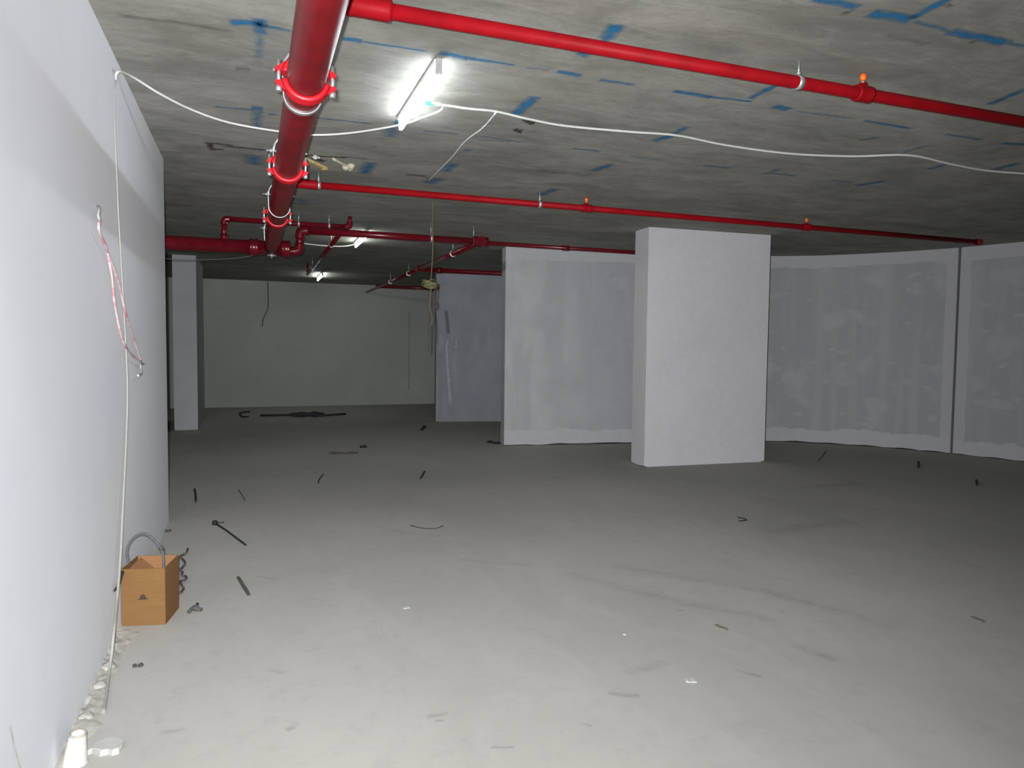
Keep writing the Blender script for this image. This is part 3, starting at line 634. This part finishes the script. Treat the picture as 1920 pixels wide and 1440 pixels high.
# dark twisted rope scrap lying on the floor past the box, dark strap between box and wall
P = [at(x, y, .012+.012*(i % 2)) for i, (x, y) in enumerate(((352, 1029), (350, 1035), (344, 1040), (337, 1044), (343, 1049), (347, 1056), (343, 1063), (338, 1068), (342, 1073), (341, 1079), (349, 1081), (347, 1087), (338, 1090), (341, 1098), (344, 1104), (337, 1112)))]
tag(MB().tube(P, .008, 7, 4).build('twisted_cord', 'rope_dark'), 'dark kinked cord lying on the floor along the right of the cardboard box', 'cord')
P = [atx(229, 1073, XL+.012), atx(226, 1082, XL+.010), atx(223, 1095, XL+.010), atx(214, 1108, XL+.010)]
tag(MB().tube(P, lambda t: .012-.007*t, 7, 3).build('strap_scrap', 'steel_dark'), 'black strap scrap wedged between the cardboard box and the wall', 'strap')

# ------------------------------------------------------------------ things along the wall foot
# inverted plastic cup
cb = at(119, 1436, 0); cb.x = max(cb.x, XL+.06)
cu = thing('plastic_cup', cb, 'white plastic cup standing upside down at the foot of the left wall', 'cup')
ax = Vector((.10, .02, 1))
MB().lathe([(.0, .006), (.040, .004), (.044, 0), (.045, .006), (.0415, .012), (.029, .112), (.026, .116), (.022, .113), (.022, .104), (0, .104)], cb, ax, 24, closed=False).build('cup_body', 'cup_white', cu)
MB().lathe([(.026, .1125), (.030, .1125), (.030, .119), (.026, .119), (.023, .117)], cb, ax, 24).build('cup_foot_ring', 'cup_rim', cu)
# plaster flake
ol = [(550, 1265), (600, 1240), (640, 1258), (680, 1275), (720, 1262), (760, 1252), (800, 1265), (870, 1245), (905, 1200), (910, 1165), (880, 1125), (780, 1120), (700, 1150), (640, 1180), (585, 1225)]
lo = [at(60+x*.1875, 1180+y*.1875, 0) for x, y in ol]; n_ = len(lo)
tl = [p_+Vector((random.uniform(-.003, .003), .004, .016+random.uniform(0, .008))) for p_ in lo]
tag(MB().add(lo+tl, [tuple(range(n_)), tuple(range(2*n_-1, n_-1, -1))]+[(i, (i+1) % n_, n_+(i+1) % n_, n_+i) for i in range(n_)]).build('plaster_flake', 'chip_white'), 'flat broken plaster flake on the floor beside the white cup', 'plaster')
# ridge of mortar droppings along the foot of the left wall
vs = []; ny, nx = 150, 12
for i in range(ny+1):
    y = 2.2+(4.35-2.2)*i/ny
    for j in range(nx+1):
        t = j/nx; wd = .085+.05*noise.noise(Vector((y*5, 0, 0)))+.03*noise.noise(Vector((y*19, 3, 0)))
        x = XL-.005+t*max(.02, wd)
        hgt = max(0, (1-t))*(.018+.018*noise.noise(Vector((x*18, y*11, 1)))+.018*noise.noise(Vector((x*50, y*37, 4)))) - .004*(t == 1)
        vs.append((x, y, max(-.003, hgt)))
fs = [(i*(nx+1)+j, i*(nx+1)+j+1, (i+1)*(nx+1)+j+1, (i+1)*(nx+1)+j) for i in range(ny) for j in range(nx)]
tag(MB().add(vs, fs, True).build('mortar_ridge', 'mortar'), 'rough mortar droppings along the foot of the left wall', 'mortar', kind='stuff')
for q, s_, l in (((180, 1255), .035, 'upper pale mortar lump at the wall foot'), ((166, 1290), .03, 'middle pale mortar lump at the wall foot'), ((140, 1350), .032, 'lower pale mortar lump above the white cup')):
    c0 = at(*q, 0); c0.x = max(c0.x, XL+.03); vs = []; bm = bmesh.new(); bmesh.ops.create_icosphere(bm, subdivisions=2, radius=s_)
    vs = [v.co*(1+.35*noise.noise(v.co*40+c0)) for v in bm.verts]; vs = [Vector((v.x*.9, v.y*1.2, max(-.0, v.z*.55+.008)))+c0 for v in vs]
    fs = [tuple(v.index for v in f.verts) for f in bm.faces]; bm.free()
    tag(MB().add(vs, fs).build('mortar_lump', 'mortar'), l, 'mortar', 'mortar lumps at the wall foot')

# ------------------------------------------------------------------ debris on the floor
def rod(name, pts, r, mat, label, cat, z=None, n=8, sm=3):
    return tag(MB().tube([at(x, y, r*.75 if z is None else z) for x, y in pts], r*.75, n, sm).build(name, mat), label, cat)
an = thing('anchor_bolt', at(405, 984, 0), 'dark bent anchor rod with a nut lying on the floor behind the box', 'rod')
MB().tube([at(405, 982, .012), at(425, 995, .008), at(445, 1010, .008), at(461, 1022, .008)], .008, 8, 2).build('rod_shaft', 'steel_dark', an)
c0 = at(403, 984, .0); MB().cyl(c0+Vector((0, 0, .0)), c0+Vector((0, 0, .035)), .024, 6).build('nut', 'steel_dark', an)
MB().tube([c0+Vector((0, 0, .03)), at(412, 980, .03), at(420, 979, .03)], .005, 6, 2).build('rod_arm', 'steel_dark', an)
def slat(name, a, b, wd, th, mat, label, cat='scrap'):
    p0, p1 = at(*a, 0), at(*b, 0); d = p1-p0; rot = Matrix.Rotation(math.atan2(d.y, d.x), 3, 'Z'); mb = MB(); m = 6; vs = []
    for i in range(m+1):
        t = i/m; k = 1-.25*abs(2*t-1)**3
        for sx, sz in ((-1, 0), (1, 0), (1, 1), (-1, 1)): vs.append(p0+rot @ Vector((d.length*t, sx*wd/2*k, 0))+Vector((0, 0, .001+sz*th*(1+.3*math.sin(i*1.7)))))
    fs = [(i*4+k, i*4+(k+1) % 4, i*4+4+(k+1) % 4, i*4+4+k) for i in range(m) for k in range(4)]+[(0,1,2,3), tuple(m*4+k for k in (3,2,1,0))]
    return tag(mb.add(vs, fs).build(name, mat), label, cat)
slat('metal_strip', (446, 1083), (467, 1117), .022, .008, 'steel_grey', 'short grey metal strip on the floor right of the cardboard box')
mb = MB(); c0 = at(367, 1141, .0)
mb.tube([at(354, 1147, .014), at(362, 1140, .022), at(370, 1141, .02), at(378, 1143, .016)], lambda t: .014-.004*math.sin(9*t), 7, 3).tube([at(369, 1141, .018), at(370, 1132, .03)], .009, 7, 0)
tag(mb.build('metal_fitting', 'steel_grey'), 'small dark three-armed fitting on the floor in front of the box', 'fitting')
rod('steel_rod', ((365, 917), (367, 930), (367, 941)), .013, 'steel_dark', 'short dark rod on the floor near the wall corner', 'rod')
rod('steel_wire', ((447, 918), (455, 930), (460, 940)), .006, 'steel_grey', 'thin grey wire on the floor right of the short dark rod', 'wire')
rod('steel_rod', ((796, 884), (791, 893), (788, 897)), .015, 'steel_dark', 'short dark rod lying alone in the middle of the floor', 'rod')
rod('bent_nail', ((606, 889), (603, 893), (598, 900), (597, 906)), .009, 'steel_dark', 'small bent nail on the floor left of the lone dark rod', 'nail')
slat('timber_offcut', (617, 852), (672, 851), .06, .025, 'rust', 'thin dark slat lying crosswise in the middle distance')
slat('timber_chip', (676, 840), (687, 839), .06, .03, 'steel_dark', 'small dark chip just beyond the crosswise slat')
slat('timber_chip', (790, 808), (797, 800), .05, .03, 'steel_dark', 'small dark chip in front of the bluish pier')
slat('timber_chip', (915, 830), (937, 833), .06, .03, 'steel_dark', 'dark chip at the foot of the curved wall end')
# long dark bar with a lump, near the back wall
lb = thing('steel_bar', at(570, 778, 0), 'long dark bar with a lump in its middle near the back wall', 'bar')
MB().tube([at(488, 779, .04), at(560, 778, .04), at(600, 779, .04), at(648, 776, .04)], .024, 8, 2).build('bar_shaft', 'steel_dark', lb)
MB().lathe([(0, -.35), (.03, -.33), (.06, -.1), (.045, .1), (.065, .2), (.03, .4), (0, .42)], at(572, 777, .06), (1, 0, 0), 10, closed=False).build('bar_lump', 'steel_dark', lb)
rod('bent_rod', ((468, 772), (450, 774), (454, 781), (466, 781)), .022, 'steel_dark', 'dark bent rod left of the long bar near the back wall', 'rod', sm=2)
slat('rubble_chip', (600, 760), (606, 755), .12, .10, 'rust', 'small brown rubble chip against the foot of the back wall')
rod('wire_curl', ((1383, 970), (1395, 972), (1400, 975), (1394, 976), (1386, 977)), .007, 'steel_dark', 'thin dark wire bent double on the open floor below the near pillar', 'wire')
rod('thin_stick', ((1533, 866), (1542, 855), (1549, 845)), .008, 'rust', 'thin stick leaning on the floor near the curved wall', 'stick')
rod('thin_wire', ((770+0, 985), (790, 990), (815, 991), (830, 986)), .006, 'rust', 'faint brown wire curl on the middle of the floor', 'wire')
slat('paper_chip', (1285, 1277), (1306, 1278), .035, .006, 'chip_white', 'small white chip on the floor low right of the middle')
slat('leaf_scrap', (1341, 1173), (1364, 1182), .03, .006, 'leaf', 'small brown leaf scrap on the floor above the white chip')
slat('leaf_scrap', (1822, 1158), (1845, 1168), .035, .008, 'leaf', 'dark leaf scrap on the floor at the far right')
rod('steel_stub', ((1831, 900), (1832, 909)), .018, 'steel_dark', 'dark stub on the floor in front of the wall joint', 'stub')
slat('steel_stub', (1722, 868), (1723, 878), .03, .03, 'steel_dark', 'tiny dark stub left of the wall joint foot')
slat('pebble', (249, 1252), (257, 1250), .02, .012, 'rope_dark', 'left of two small dark pebbles in front of the cardboard box')
slat('pebble', (260, 1251), (268, 1248), .02, .012, 'rope_dark', 'right of two small dark pebbles in front of the cardboard box')
slat('pebble', (309, 998), (321, 997), .03, .015, 'rope_dark', 'small dark pebble on the floor past the box')
slat('paper_chip', (1168, 1190), (1174, 1191), .012, .005, 'chip_white', 'tiny white speck of plaster on the middle floor')
slat('paper_chip', (755, 1141), (768, 1139), .03, .004, 'chip_white', 'pale thin chip on the floor left of centre')
